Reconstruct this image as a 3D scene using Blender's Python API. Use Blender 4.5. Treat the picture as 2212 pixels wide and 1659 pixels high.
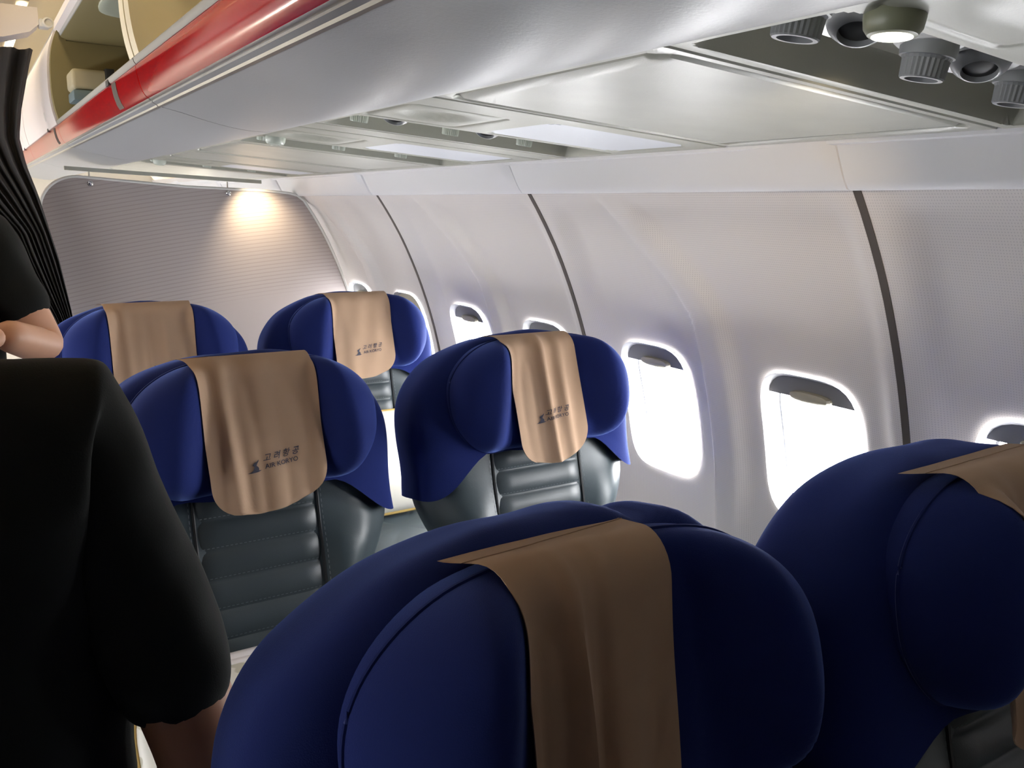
import bpy, bmesh, math, random
from mathutils import Vector, Matrix
from math import sin, cos, pi, radians, exp
random.seed(4)
for o in list(bpy.data.objects): bpy.data.objects.remove(o)
S = bpy.context.scene
COL = S.collection
ZC = 1.47                                   # height of the camera above the floor; profiles below are written relative to it

# ------------------------------------------------------------------ camera
cam = bpy.data.cameras.new('camera'); camo = bpy.data.objects.new('camera', cam); COL.objects.link(camo)
cam.sensor_width = 36; cam.lens = 36*1850/2212; cam.clip_start = .02
rx = Vector((.84641, -.53232, .01488)); fw = Vector((.52401, .82756, -.20139)).normalized()
rx = (rx-rx.dot(fw)*fw).normalized(); up = rx.cross(fw)
camo.matrix_world = Matrix(((rx.x, up.x, -fw.x, 0), (rx.y, up.y, -fw.y, 0), (rx.z, up.z, -fw.z, ZC), (0, 0, 0, 1)))
S.camera = camo

# ------------------------------------------------------------------ world, exposure
w = bpy.data.worlds.new('world'); S.world = w; w.use_nodes = True
bg = w.node_tree.nodes['Background']; bg.inputs[0].default_value = (1, .985, .97, 1); bg.inputs[1].default_value = 24.0
S.view_settings.view_transform = 'Standard'; S.view_settings.look = 'None'; S.view_settings.gamma = 1
S.view_settings.use_curve_mapping = False; S.view_settings.exposure = 0.75
try:
    S.cycles.max_bounces = 10; S.cycles.diffuse_bounces = 6; S.cycles.transparent_max_bounces = 16
    S.cycles.sample_clamp_indirect = 6; S.cycles.caustics_reflective = False; S.cycles.caustics_refractive = False
except Exception: pass

def lamp(kind, name, loc, energy, color, size=.1, sizey=None, target=None, spot=None, blend=.5, portal=False, parent=None):
    l = bpy.data.lights.new(name, kind); l.energy = energy; l.color = color
    if kind == 'AREA':
        l.size = size
        if sizey: l.shape = 'RECTANGLE'; l.size_y = sizey
        if portal: l.cycles.is_portal = True
    elif kind == 'SPOT': l.shadow_soft_size = size; l.spot_size = radians(spot); l.spot_blend = blend
    else: l.shadow_soft_size = size
    o = bpy.data.objects.new(name, l); COL.objects.link(o); o.location = loc
    if target is not None:
        o.rotation_euler = (Vector(target)-Vector(loc)).to_track_quat('-Z', 'Y').to_euler()
    return o

WINY = [-1.26, -.78, -.30, .18, .66, 1.14, 1.62, 2.10, 2.58, 3.06, 3.54, 4.02, 4.50, 4.98, 5.46, 5.94]
LX = -.22                                   # the cabin is symmetric about x = LX / 2
for y in WINY:
    if y < 0: continue
    lamp('AREA', 'window_portal', (1.53, y, ZC-.50), 1, (1, 1, 1), .30, .40, (0, y, ZC-.50), portal=True)
    if y > .5: lamp('AREA', 'window_portal', (LX-1.53, y, ZC-.50), 1, (1, 1, 1), .30, .40, (0, y, ZC-.50), portal=True)

# ------------------------------------------------------------------ materials
def nodes(m): return m.node_tree.nodes, m.node_tree.links
def mat(name, col, rough=.6, metal=0, spec=.5, sheen=0, bump=None, var=None, emit=None, coat=0, sheencol=None):
    """bump = (kind, scale, strength, distance); var = (scale, amount)"""
    m = bpy.data.materials.new(name); m.use_nodes = True; N, L = nodes(m); b = N['Principled BSDF']
    b.inputs['Base Color'].default_value = (*col, 1); b.inputs['Roughness'].default_value = rough
    b.inputs['Metallic'].default_value = metal; b.inputs['Specular IOR Level'].default_value = spec
    b.inputs['Sheen Weight'].default_value = sheen; b.inputs['Sheen Roughness'].default_value = .4
    b.inputs['Coat Weight'].default_value = coat
    if sheencol: b.inputs['Sheen Tint'].default_value = (*sheencol, 1)
    if emit:
        b.inputs['Emission Color'].default_value = (*emit[0], 1); b.inputs['Emission Strength'].default_value = emit[1]
    tc = N.new('ShaderNodeTexCoord')
    if var:
        n = N.new('ShaderNodeTexNoise'); n.inputs['Scale'].default_value = var[0]; n.inputs['Detail'].default_value = 4
        L.new(tc.outputs['Object'], n.inputs['Vector'])
        mx = N.new('ShaderNodeMixRGB'); mx.blend_type = 'MIX'
        mx.inputs[1].default_value = (*[c*(1-var[1]) for c in col], 1); mx.inputs[2].default_value = (*[min(1, c*(1+var[1])) for c in col], 1)
        L.new(n.outputs[0], mx.inputs[0]); L.new(mx.outputs[0], b.inputs['Base Color'])
    if bump:
        kind, sc, st, di = bump
        bp = N.new('ShaderNodeBump'); bp.inputs['Strength'].default_value = st; bp.inputs['Distance'].default_value = di
        n = N.new('ShaderNodeTexNoise' if kind == 'noise' else 'ShaderNodeTexVoronoi'); n.inputs['Scale'].default_value = sc
        if kind == 'noise': n.inputs['Detail'].default_value = 5
        L.new(tc.outputs['Object'], n.inputs['Vector']); L.new(n.outputs[0], bp.inputs['Height']); L.new(bp.outputs[0], b.inputs['Normal'])
    return m

def wall_mat():
    m = mat('perforated_wall_panel', (.74, .71, .70), .55)
    N, L = nodes(m); b = N['Principled BSDF']
    tc = N.new('ShaderNodeTexCoord'); sp = N.new('ShaderNodeSeparateXYZ'); L.new(tc.outputs['Object'], sp.inputs[0])
    def dots(axis):
        a = N.new('ShaderNodeMath'); a.operation = 'MULTIPLY'; a.inputs[1].default_value = 2*pi/.0045; L.new(sp.outputs[axis], a.inputs[0])
        s = N.new('ShaderNodeMath'); s.operation = 'SINE'; L.new(a.outputs[0], s.inputs[0]); return s
    p = N.new('ShaderNodeMath'); p.operation = 'ADD'; L.new(dots(1).outputs[0], p.inputs[0]); L.new(dots(2).outputs[0], p.inputs[1])
    g = N.new('ShaderNodeMapRange'); g.inputs[1].default_value = .9; g.inputs[2].default_value = 1.6; L.new(p.outputs[0], g.inputs[0])
    mx = N.new('ShaderNodeMixRGB'); mx.inputs[1].default_value = (.78, .74, .71, 1); mx.inputs[2].default_value = (.62, .585, .57, 1)
    L.new(g.outputs[0], mx.inputs[0]); L.new(mx.outputs[0], b.inputs['Base Color'])
    return m

def stripe_mat():
    m = mat('striped_divider', (.5, .46, .45), .5)
    N, L = nodes(m); b = N['Principled BSDF']
    tc = N.new('ShaderNodeTexCoord'); sp = N.new('ShaderNodeSeparateXYZ'); L.new(tc.outputs['Object'], sp.inputs[0])
    # thin dark lines, gently arched, fading out below
    xx = N.new('ShaderNodeMath'); xx.operation = 'SUBTRACT'; xx.inputs[1].default_value = .9; L.new(sp.outputs[0], xx.inputs[0])
    sq = N.new('ShaderNodeMath'); sq.operation = 'MULTIPLY'; L.new(xx.outputs[0], sq.inputs[0]); L.new(xx.outputs[0], sq.inputs[1])
    k = N.new('ShaderNodeMath'); k.operation = 'MULTIPLY_ADD'; k.inputs[1].default_value = .08; L.new(sq.outputs[0], k.inputs[0]); L.new(sp.outputs[2], k.inputs[2])
    a = N.new('ShaderNodeMath'); a.operation = 'MULTIPLY'; a.inputs[1].default_value = 1/.0155; L.new(k.outputs[0], a.inputs[0])
    fr = N.new('ShaderNodeMath'); fr.operation = 'FRACT'; L.new(a.outputs[0], fr.inputs[0])
    ln = N.new('ShaderNodeMapRange'); ln.inputs[1].default_value = .70; ln.inputs[2].default_value = .95; L.new(fr.outputs[0], ln.inputs[0])
    fd = N.new('ShaderNodeMapRange'); fd.inputs[1].default_value = ZC-.36; fd.inputs[2].default_value = ZC-.30; L.new(k.outputs[0], fd.inputs[0])
    mu = N.new('ShaderNodeMath'); mu.operation = 'MULTIPLY'; L.new(ln.outputs[0], mu.inputs[0]); L.new(fd.outputs[0], mu.inputs[1])
    mx = N.new('ShaderNodeMixRGB'); mx.inputs[1].default_value = (.40, .355, .345, 1); mx.inputs[2].default_value = (.31, .27, .26, 1)
    L.new(mu.outputs[0], mx.inputs[0]); L.new(mx.outputs[0], b.inputs['Base Color'])
    return m

def glass_mat():
    m = bpy.data.materials.new('window_glass'); m.use_nodes = True; N, L = nodes(m); N.clear()
    t = N.new('ShaderNodeBsdfTransparent'); t.inputs[0].default_value = (.95, .97, 1, 1)
    g = N.new('ShaderNodeBsdfGlossy'); g.inputs['Roughness'].default_value = .05
    x = N.new('ShaderNodeMixShader'); o = N.new('ShaderNodeOutputMaterial')
    x.inputs[0].default_value = .04; L.new(t.outputs[0], x.inputs[1]); L.new(g.outputs[0], x.inputs[2]); L.new(x.outputs[0], o.inputs[0])
    return m

M = dict(
    wall=wall_mat(), divider=stripe_mat(), glass=glass_mat(),
    divider_edge=mat('divider_edge_trim', (.62, .62, .60), .4),
    cove=mat('cove_plastic', (.80, .80, .81), .38, bump=('noise', 300, .05, .001)),
    white=mat('white_plastic', (.80, .80, .80), .4),
    reveal=mat('window_reveal', (.50, .50, .52), .4),
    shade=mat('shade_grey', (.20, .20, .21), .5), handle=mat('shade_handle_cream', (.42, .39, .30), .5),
    lip=mat('grey_lip', (.25, .24, .20), .5), clip=mat('clip_grey', (.11, .10, .085), .8, spec=.1), pale=mat('pale_green_plastic', (.50, .54, .47), .25),
    satin_plain=mat('plain_satin', (.80, .77, .68), .3, sheen=.3),
    psu=mat('service_panel_plastic', (.36, .365, .305), .42, bump=('noise', 420, .25, .0006), var=(12, .06)),
    psu2=mat('speckled_service_panel', (.40, .405, .35), .33, bump=('noise', 500, .3, .0006), var=(10, .17)),
    tray=mat('tray_plastic', (.24, .235, .19), .5, bump=('noise', 420, .2, .0005)),
    diffuser=mat('light_diffuser', (.52, .54, .58), .4, emit=((.85, .9, 1), .06)),
    groove=mat('dark_groove', (.10, .10, .075), .6),
    bin=mat('bin_underside', (.40, .41, .415), .36, spec=.35, bump=('noise', 260, .25, .0008)),
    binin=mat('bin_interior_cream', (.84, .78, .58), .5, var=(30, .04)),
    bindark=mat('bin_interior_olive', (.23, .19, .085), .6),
    door=mat('bin_door_white', (.74, .70, .70), .38),
    red=mat('glossy_red_strip', (.42, .006, .010), .12, spec=.35),
    metal=mat('brushed_metal_trim', (.55, .54, .48), .32, metal=.85),
    chrome=mat('chrome', (.75, .75, .75), .15, metal=1),
    dark=mat('dark_rubber', (.03, .03, .028), .6),
    joint=mat('brown_joint_strip', (.10, .085, .075), .5),
    nozzle=mat('grey_nozzle_plastic', (.25, .26, .27), .35),
    nozzled=mat('nozzle_opening', (.03, .03, .03), .5),
    green=mat('green_grey_plastic', (.22, .23, .15), .35),
    glow=mat('lit_button', (.9, .9, .85), .4, emit=((1, .97, .85), 1.6)),
    ringlit=mat('lit_ring', (.9, .9, .9), .3, emit=((1, .98, .95), .8)),
    blue=mat('royal_blue_fabric', (.0105, .0190, .112), .9, spec=.12, sheen=.42, sheencol=(.25, .38, 1), bump=('noise', 900, .35, .0008), var=(9, .10)),
    piping=mat('blue_piping', (.010, .018, .10), .9, spec=.1, sheen=.5, sheencol=(.4, .5, 1)),
    towel=mat('beige_cloth', (.42, .285, .195), .9, spec=.1, sheen=.15, bump=('noise', 1500, .25, .0005), var=(25, .05)),
    print=mat('navy_print', (.045, .045, .07), .8),
    leather=mat('slate_leather', (.042, .059, .068), .42, spec=.4, bump=('voronoi', 700, .12, .0006)),
    leather2=mat('slate_leather_centre', (.038, .050, .057), .40, spec=.5, bump=('voronoi', 700, .12, .0006)),
    stitch=mat('grey_stitching', (.13, .15, .165), .7),
    seam=mat('dark_seam', (.012, .014, .016), .5),
    plastic=mat('dark_grey_plastic', (.09, .10, .11), .4),
    carpet=mat('blue_grey_carpet', (.09, .10, .15), .95, bump=('noise', 500, .6, .002), var=(200, .3)),
    curtain=mat('charcoal_curtain', (.055, .053, .052), .85, spec=.2, var=(6, .2)),
    shirt=mat('black_cotton', (.011, .012, .0115), .9, spec=.1, sheen=.06, bump=('noise', 700, .3, .0008)),
    trousers=mat('dark_trousers', (.02, .022, .03), .9, spec=.1),
    skin=mat('skin_light', (.55, .30, .19), .5, var=(40, .06)),
    skin2=mat('skin_tan', (.34, .16, .085), .5, var=(40, .06)),
    lips=mat('lips', (.42, .14, .11), .45),
    hair=mat('black_hair', (.01, .009, .008), .5),
    ceil=mat('cream_ceiling', (.72, .66, .54), .45),
    lampstrip=mat('warm_light_strip', (1, .9, .7), .5, emit=((1, .80, .50), 7)),
    satin=mat('cream_satin', (.74, .70, .58), .35, sheen=.3),
    gold=mat('gold_piping', (.55, .38, .12), .4),
    boxcream=mat('cream_box', (.40, .36, .24), .6), boxblue=mat('blue_grey_box', (.12, .17, .19), .6),
    boxpale=mat('pale_blue_box', (.22, .28, .31), .6), strap=mat('black_strap', (.02, .02, .02), .7),
    sky_panel=mat('pale_green_panel', (.55, .60, .50), .4),
)

# satin pillows have a leaf pattern woven in
def satin_pattern():
    m = M['satin']; N, L = nodes(m); b = N['Principled BSDF']; tc = N.new('ShaderNodeTexCoord')
    v = N.new('ShaderNodeTexVoronoi'); v.inputs['Scale'].default_value = 48; v.inputs['Randomness'].default_value = 1; v.feature = 'SMOOTH_F1'; L.new(tc.outputs['Object'], v.inputs['Vector'])
    g = N.new('ShaderNodeMapRange'); g.inputs[1].default_value = .33; g.inputs[2].default_value = .37; L.new(v.outputs[0], g.inputs[0])
    x = N.new('ShaderNodeMixRGB'); x.inputs[1].default_value = (.58, .56, .45, 1); x.inputs[2].default_value = (.80, .78, .70, 1)
    L.new(g.outputs[0], x.inputs[0]); L.new(x.outputs[0], b.inputs['Base Color'])
satin_pattern()

# ------------------------------------------------------------------ helpers
def link(o, parent=None):
    COL.objects.link(o)
    if parent is not None: o.parent = parent
    return o
def tag(o, label=None, cat=None, group=None, kind=None):
    if label: o['label'] = label
    if cat: o['category'] = cat
    if group: o['group'] = group
    if kind: o['kind'] = kind
    return o
def empty(name, loc, label, cat, group=None, rot=(0, 0, 0)):
    o = bpy.data.objects.new(name, None); o.empty_display_size = .05; o.location = loc; o.rotation_euler = rot
    return tag(link(o), label, cat, group)
def make(name, geo, mats, parent=None, smooth=35, mi=None, weld=True):
    """geo = (verts, faces) in the parent's space"""
    me = bpy.data.meshes.new(name); me.from_pydata([tuple(v) for v in geo[0]], [], geo[1])
    if not isinstance(mats, (list, tuple)): mats = [mats]
    for m in mats: me.materials.append(m)
    if mi: me.polygons.foreach_set('material_index', mi)
    bm = bmesh.new(); bm.from_mesh(me)
    if weld: bmesh.ops.remove_doubles(bm, verts=bm.verts, dist=1e-5)
    bmesh.ops.recalc_face_normals(bm, faces=bm.faces); bm.to_mesh(me); bm.free()
    if smooth:
        me.shade_smooth()
        me.set_sharp_from_angle(angle=radians(smooth))
    return link(bpy.data.objects.new(name, me), parent)
def join(*gs):
    V, F = [], []
    for v, f in gs:
        n = len(V); V += list(v); F += [tuple(i+n for i in q) for q in f]
    return V, F
def xf(g, fn): return [fn(Vector(v)) for v in g[0]], g[1]
def grid(nu, nv, fn, closeu=False, capa=False, capb=False):
    V = [fn(i, j) for j in range(nv) for i in range(nu)]; F = []
    for j in range(nv-1):
        for i in range(nu if closeu else nu-1):
            F.append((j*nu+i, j*nu+(i+1) % nu, (j+1)*nu+(i+1) % nu, (j+1)*nu+i))
    if capa: F.append(tuple(range(nu))[::-1])
    if capb: F.append(tuple((nv-1)*nu+i for i in range(nu)))
    return V, F
def box(x0, x1, y0, y1, z0, z1, b=.004, seg=2):
    bm = bmesh.new(); bmesh.ops.create_cube(bm, size=1)
    for v in bm.verts: v.co = Vector(((x0+x1)/2+v.co.x*(x1-x0), (y0+y1)/2+v.co.y*(y1-y0), (z0+z1)/2+v.co.z*(z1-z0)))
    if b: bmesh.ops.bevel(bm, geom=list(bm.edges), offset=b, segments=seg, affect='EDGES', profile=.5)
    bm.verts.index_update(); g = ([v.co.copy() for v in bm.verts], [tuple(v.index for v in f.verts) for f in bm.faces]); bm.free(); return g
def lathe(prof, n=28, origin=(0, 0, 0), axis=(0, 0, 1), ribs=None):
    """prof = [(radius, height)]; ribs=(start, end, count, depth) flutes those profile rows"""
    q = Vector((0, 0, 1)).rotation_difference(Vector(axis).normalized()); O = Vector(origin)
    def f(i, j):
        r, h = prof[j]; a = 2*pi*i/n
        if ribs and ribs[0] <= j <= ribs[1]: r -= ribs[3]*(i % 2)
        return O+q@Vector((r*cos(a), r*sin(a), h))
    return grid(n, len(prof), f, True, prof[0][0] > 1e-6, prof[-1][0] > 1e-6)
def tube(pts, r, n=8):
    P = [Vector(p) for p in pts]
    def f(i, j):
        t = (P[min(j+1, len(P)-1)]-P[max(j-1, 0)]).normalized(); a = t.orthogonal().normalized() if abs(t.z) > .9 else t.cross(Vector((0, 0, 1))).normalized()
        b = t.cross(a); th = 2*pi*i/n; return P[j]+r*(cos(th)*a+sin(th)*b)
    return grid(n, len(P), f, True, True, True)
def sst(a, b, x):
    t = max(0, min(1, (x-a)/(b-a))); return t*t*(3-2*t)
def extrude_profile(prof, y0, y1, ny=2, closed=False, caps=False):
    n = len(prof)
    return grid(n, ny, lambda i, j: Vector((prof[i][0], y0+(y1-y0)*j/(ny-1), ZC+prof[i][1])), closed, caps, caps)
def interp(tab, x):
    if x <= tab[0][0]: return tab[0][1]
    for (a, va), (b, vb) in zip(tab, tab[1:]):
        if x <= b: return va+(vb-va)*(x-a)/(b-a)
    return tab[-1][1]
def cat(pts, n=6):
    """smooth a polyline (Catmull-Rom)"""
    P = [Vector(p) for p in pts]; out = []
    for k in range(len(P)-1):
        a, b, c, d = P[max(k-1, 0)], P[k], P[k+1], P[min(k+2, len(P)-1)]
        for i in range(n):
            t = i/n; out.append(.5*((2*b)+(c-a)*t+(2*a-5*b+4*c-d)*t*t+(3*b-a-3*c+d)*t**3))
    out.append(P[-1]); return out
def sym(n, c): return (1 if c >= 0 else -1)*abs(c)**(2/n)

# ------------------------------------------------------------------ the shell: side walls
WP = [(-1.47, 1.44), (-1.2, 1.485), (-.95, 1.498), (-.75, 1.492), (-.60, 1.476), (-.48, 1.452), (-.36, 1.417), (-.25, 1.377), (-.13, 1.323),
      (-.04, 1.272), (.035, 1.222), (.09, 1.180), (.16, 1.12)]
wz = [p[0] for p in WP]
def wx0(z):
    for k in range(len(WP)-1):
        if z <= WP[k+1][0] or k == len(WP)-2:
            a, b, c, d = WP[max(k-1, 0)], WP[k], WP[k+1], WP[min(k+2, len(WP)-1)]
            h = c[0]-b[0]; t = (z-b[0])/h; m0 = (c[1]-a[1])/(c[0]-a[0]); m1 = (d[1]-b[1])/(d[0]-b[0])
            return (2*t**3-3*t*t+1)*b[1]+(t**3-2*t*t+t)*h*m0+(-2*t**3+3*t*t)*c[1]+(t**3-t*t)*h*m1
def wallx(y, z):
    yl = (y-.9) % .96
    # each panel has two shallow bays with a rib between them that sweeps aft towards the top
    c = .49+.17*sst(-.26, .05, z)
    b1 = sst(.02, .075, yl)*(1-sst(c-.085, c-.03, yl))
    b2 = sst(c+.026, c+.050, yl)*(1-sst(.86, .935, yl))
    v = 1-sst(-.02, .03, z)
    return wx0(z)+(.027*b1+.031*b2)*v
HC, HA, HB, HN = -.503, .128, .172, 4.2             # window opening: centre, half width, half height, exponent
def hole(th, k=1.0):
    c, s = cos(th), sin(th); r = (abs(c/HA)**HN+abs(s/HB)**HN)**(-1/HN); return r*c*k, r*s*k
def build_wall(side):
    V, F, MI = [], [], []
    def add(g, m=0):
        n = len(V); V.extend(g[0]); F.extend(tuple(i+n for i in q) for q in g[1]); MI.extend([m]*len(g[1]))
    ny = 40 if side > 0 else 12; st = .48/ny; z0, z1 = -.79, -.22; nz = 24
    for y in WINY + [6.42]:
        ya = y-.24
        add(grid(ny+1, 15, lambda i, j: Vector((wallx(ya+st*i+1e-6, z1+(.15-z1)*j/14), ya+st*i, z1+(.15-z1)*j/14))))
        add(grid(ny+1, 8, lambda i, j: Vector((wallx(ya+st*i+1e-6, -1.47+(z0+1.47)*j/7), ya+st*i, -1.47+(z0+1.47)*j/7))))
        per = [(-.24+st*i, z0-HC) for i in range(ny)]+[(.24, z0-HC+(z1-z0)*i/nz) for i in range(nz)]
        per += [(.24-st*i, z1-HC) for i in range(ny)]+[(-.24, z1-HC-(z1-z0)*i/nz) for i in range(nz)]
        n = len(per); R = 11
        def f(i, j):
            a = math.atan2(per[i][1]/1.3, per[i][0]); h = hole(a); t = j/(R-1)
            yy = h[0]+(per[i][0]-h[0])*t; zz = h[1]+(per[i][1]-h[1])*t+HC
            e = 1e-6 if yy < .2399 else -1e-6
            x = wallx(y+yy+e, zz); 
            if j == 0: x += .004
            return Vector((x, y+yy, zz))
        add(grid(n, R, f, True))
    def place(v):
        return Vector((v.x if side > 0 else LX-v.x, v.y, v.z+ZC))
    o = make('wall_right' if side > 0 else 'wall_left', ([place(v) for v in V], F), M['wall'], smooth=50)
    tag(o, kind='structure')
build_wall(1); build_wall(-1)

shade_state = {3.06: 1.0, .18: 1, -.3: 1, -.78: 1, -1.26: 1, .66: .13}  # far shade is really down; unseen near ones shut to darken seat fronts
for k, y in enumerate(WINY):
    for side in (1, -1):
        if side < 0 and y > 4.2: continue
        root = bpy.data.objects.new('window_%d' % (k+1 if side > 0 else k+21), None); link(root); tag(root, kind='structure')
        X = lambda x: x if side > 0 else LX-x
        n = 64
        rows = [(1.0, .003), (.985, .007), (.965, .016), (.95, .032), (.945, .05), (.93, .056), (.90, .056)]
        xc = lambda z: wx0(z+HC)+.016
        def f(i, j):
            th = 2*pi*i/n; h = hole(th); s, d = rows[j]; yy, zz = h[0]*s, h[1]*s
            return Vector((X(xc(h[1])+d), y+yy, ZC+HC+zz))
        make('window_frame', grid(n, len(rows), f, True), M['reveal'], root)
        hz = [hole(2*pi*i/n, .93) for i in range(n)]
        make('pane', ([Vector((X(xc(p[1])+.054), y+p[0], ZC+HC+p[1])) for p in hz], [tuple(range(n))]), M['glass'], root)
        # pull-down shade with its handle, seen at the top of the opening
        frac = shade_state.get(y, .15) if side > 0 else (1 if y < .5 else .1)  # unseen near left windows also shut, to keep light off seat fronts
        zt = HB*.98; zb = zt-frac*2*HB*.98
        def g(i, j, nn=20):
            zz = zt+(zb-zt)*j/(nn-1); a = min(1, abs(zz)/(HB*.99)); wid = HA*.955*(1-a**HN)**(1/HN) if a < 1 else .02
            rip = .0012*sin(zz*260) if frac > .5 else 0
            return Vector((X(xc(zz)+.022+rip), y-wid+2*wid*i/15, ZC+HC+zz))
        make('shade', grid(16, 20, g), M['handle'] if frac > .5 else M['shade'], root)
        if frac < .9:
            hw = .052
            def hfn(i, j):
                a = 2*pi*i/24; r = [0, .6, .9, 1.0, 1.0][j]; dd = [.014, .013, .010, .004, -.002][j]
                yy = hw*r*sym(2.6, cos(a)); zz = .012*r*sym(2.6, sin(a))+zb+.006
                return Vector((X(xc(zz)+.020-dd), y+yy, ZC+HC+zz))
            make('shade_handle', grid(24, 5, hfn, True), M['handle'], root)

# joint strips between the panels
tn = 0
for jy in [-1.02, -.06, .9, 1.86, 2.82, 3.78, 4.74]:
    tn += 1
    wd = .0075
    prof = [(wallx(jy, z), z) for z in [-1.4+.05*i for i in range(29)]+[.045]]
    g = grid(4, len(prof), lambda i, j: Vector((prof[j][0]+[.004, -.0015, -.0015, .004][i], jy+[-wd, -wd, wd, wd][i], ZC+prof[j][1])))
    tag(make('trim_%d' % tn, g, M['joint']), kind='structure')

# the cove above the windows, with its moulded shoulder at each joint
def cove(side):
    prof = [(1.222, .060), (1.214, .038), (1.206, .035), (1.199, .037), (1.190, .048), (1.181, .064), (1.172, .082), (1.164, .098), (1.156, .110), (1.150, .122), (1.152, .15)]
    ys = []
    jy = -1.98
    while jy < 6.5:
        ys += [jy, jy+.0015, jy+.003]+[jy+.02*i for i in range(1, 48)]; jy += .96
    ys = sorted(ys)
    def f(i, j):
        y = ys[j]; yl = (y-.9+.0) % .96; x, z = prof[i]; t = i/(len(prof)-1)
        if yl < .0025 and 1 < i < 9: x += .006
        # shoulder: swells just beyond the joint and dies away with distance
        b = (1-sst(.02, .26, yl))*sst(.002, .012, yl)+(0 if yl < .9 else 0)
        top = sst(.45, .60, t)*(1-sst(.9, 1, t))
        x -= .012*b*top
        return Vector((x if side > 0 else LX-x, y, ZC+z))
    global tn; tn += 1
    tag(make('trim_%d' % tn, grid(len(prof), len(ys), f), M['cove'], smooth=40), kind='structure')
cove(1); cove(-1)

# floor, outer ceiling, end walls
tag(make('floor', box(-1.9, 1.65, -1.6, 6.6, -.04, 0, 0), M['carpet'], smooth=0), kind='structure')
arc = [(1.30, .02), (1.30, .20), (1.24, .36), (1.10, .52), (.90, .64), (.62, .72), (.36, .745), (.2, .76), (-.11, .775), (-.42, .76), (-.58, .745), (-.84, .72), (-1.12, .64), (-1.32, .52), (-1.46, .36), (-1.52, .20), (-1.52, .02)]
tag(make('ceiling', extrude_profile(arc, -1.6, 6.6), M['ceil'], smooth=40), kind='structure')
tag(make('wall_front', box(-1.9, 1.65, -1.64, -1.5, 0, 2.3, 0), M['joint'], smooth=0), kind='structure')  # unseen wall; dark finish chosen to cut light bounced onto the seat fronts
tag(make('wall_back', box(-1.9, 1.65, 6.5, 6.62, 0, 2.3, 0), M['ceil'], smooth=0), kind='structure')
# ceiling panel seams above the aisle
for yy in (-.4, .8, 2.0, 3.2, 4.4):
    tn += 1
    tag(make('trim_%d' % tn, extrude_profile([(p[0], p[1]-.003) for p in arc[6:11]], yy, yy+.006), M['bindark']), kind='structure')

# ------------------------------------------------------------------ service panels above the seats
PI_, PO = .53, 1.15
def pz(x): return .151-(x-.53)*.0694
def P(x, y, d=0): return Vector((x-.0692*d, y, ZC+pz(x)-.9976*d))
def lines(a, b, step, breaks):
    L = {round(a, 5), round(b, 5)}; breaks = list(breaks)+[a, b]; n = max(1, int((b-a)/step))
    for i in range(n+1): L.add(round(a+(b-a)*i/n, 5))
    for q in breaks:
        for e in (-.004, -.0025, -.001, .001, .0025, .004):
            if a < q+e < b: L.add(round(q+e, 5))
    return sorted(L)
def rrect(x, y, x0, x1, y0, y1, r):
    """signed distance to a rounded rectangle, negative inside"""
    cx, cy = (x0+x1)/2, (y0+y1)/2; qx = abs(x-cx)-(x1-x0)/2+r; qy = abs(y-cy)-(y1-y0)/2+r
    return math.hypot(max(qx, 0), max(qy, 0))+min(max(qx, qy), 0)-r
def relief(name, x0, x1, y0, y1, fn, mt, parent, step=.012, bx=(), by=(), mats=None, mfn=None):
    xs, ys = lines(x0, x1, step, bx), lines(y0, y1, step, by)
    nx, ny = len(xs), len(ys)
    top = grid(nx, ny, lambda i, j: P(xs[i], ys[j], fn(xs[i], ys[j])))
    ed = [(xs[i], ys[0]) for i in range(nx)]+[(xs[-1], ys[j]) for j in range(1, ny)]+[(xs[i], ys[-1]) for i in range(nx-2, -1, -1)]+[(xs[0], ys[j]) for j in range(ny-2, 0, -1)]
    sk = grid(len(ed), 2, lambda i, j: P(*ed[i], fn(*ed[i]) if j == 0 else -.02), True)
    mi = None
    if mfn: mi = [mfn((xs[i]+xs[i+1])/2, (ys[j]+ys[j+1])/2) for j in range(ny-1) for i in range(nx-1)]+[0]*len(sk[1])
    return make(name, join(top, sk), mats or mt, parent, smooth=32, mi=mi)
def edge_round(x, y, x0, x1, y0, y1, e=.005):
    d = min(x-x0, x1-x, y-y0, y1-y); return -.010*(1-min(1, d/e))**1.3

def air_nozzle(x, y, parent, tilt=(0, 0), depth=-.02, s=1.0, mt=None):
    o = P(x, y, depth); ax = Vector((tilt[0], tilt[1], -1)).normalized()
    base = lathe([(.030*s, -.004), (.030*s, .003), (.027*s, .006), (.021*s, .006), (.020*s, .0)], 28, o, (-.07, 0, -1))
    make('nozzle_base', base, M['white'], parent)
    nz = make('air_nozzle', lathe([(.012*s, -.01), (.0225*s, .0), (.0235*s, .010), (.0225*s, .017), (.0205*s, .0175), (.0195*s, .020), (.0185*s, .036), (.0172*s, .0375), (.0135*s, .0375), (.0125*s, .028)], 56, o, ax, ribs=(5, 6, 0, .0012)), mt, parent, smooth=25)
    make('nozzle_opening', lathe([(.0127*s, .0285), (.0127*s, .030), (.004, .030)], 20, o, ax), M['nozzled'], nz)
def reading_light(x, y, parent, depth=-.018, lit=False):
    o = P(x, y, depth); ax = Vector((-.45, -.25, -1)).normalized()
    make('light_ring', lathe([(.043, -.002), (.044, .005), (.039, .010), (.031, .007), (.030, .0)], 36, o, (-.15, -.1, -1)), M['ringlit'] if lit else M['white'], parent)
    e = make('eyeball', lathe([(.030, -.004), (.030, .006), (.026, .016), (.019, .023), (.017, .0235), (.016, .018)], 32, o, ax), M['nozzle'], parent)
    make('lens', lathe([(.016, .018), (.008, .020), (0, .0205)], 20, o, ax), M['nozzled'], e)

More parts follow.
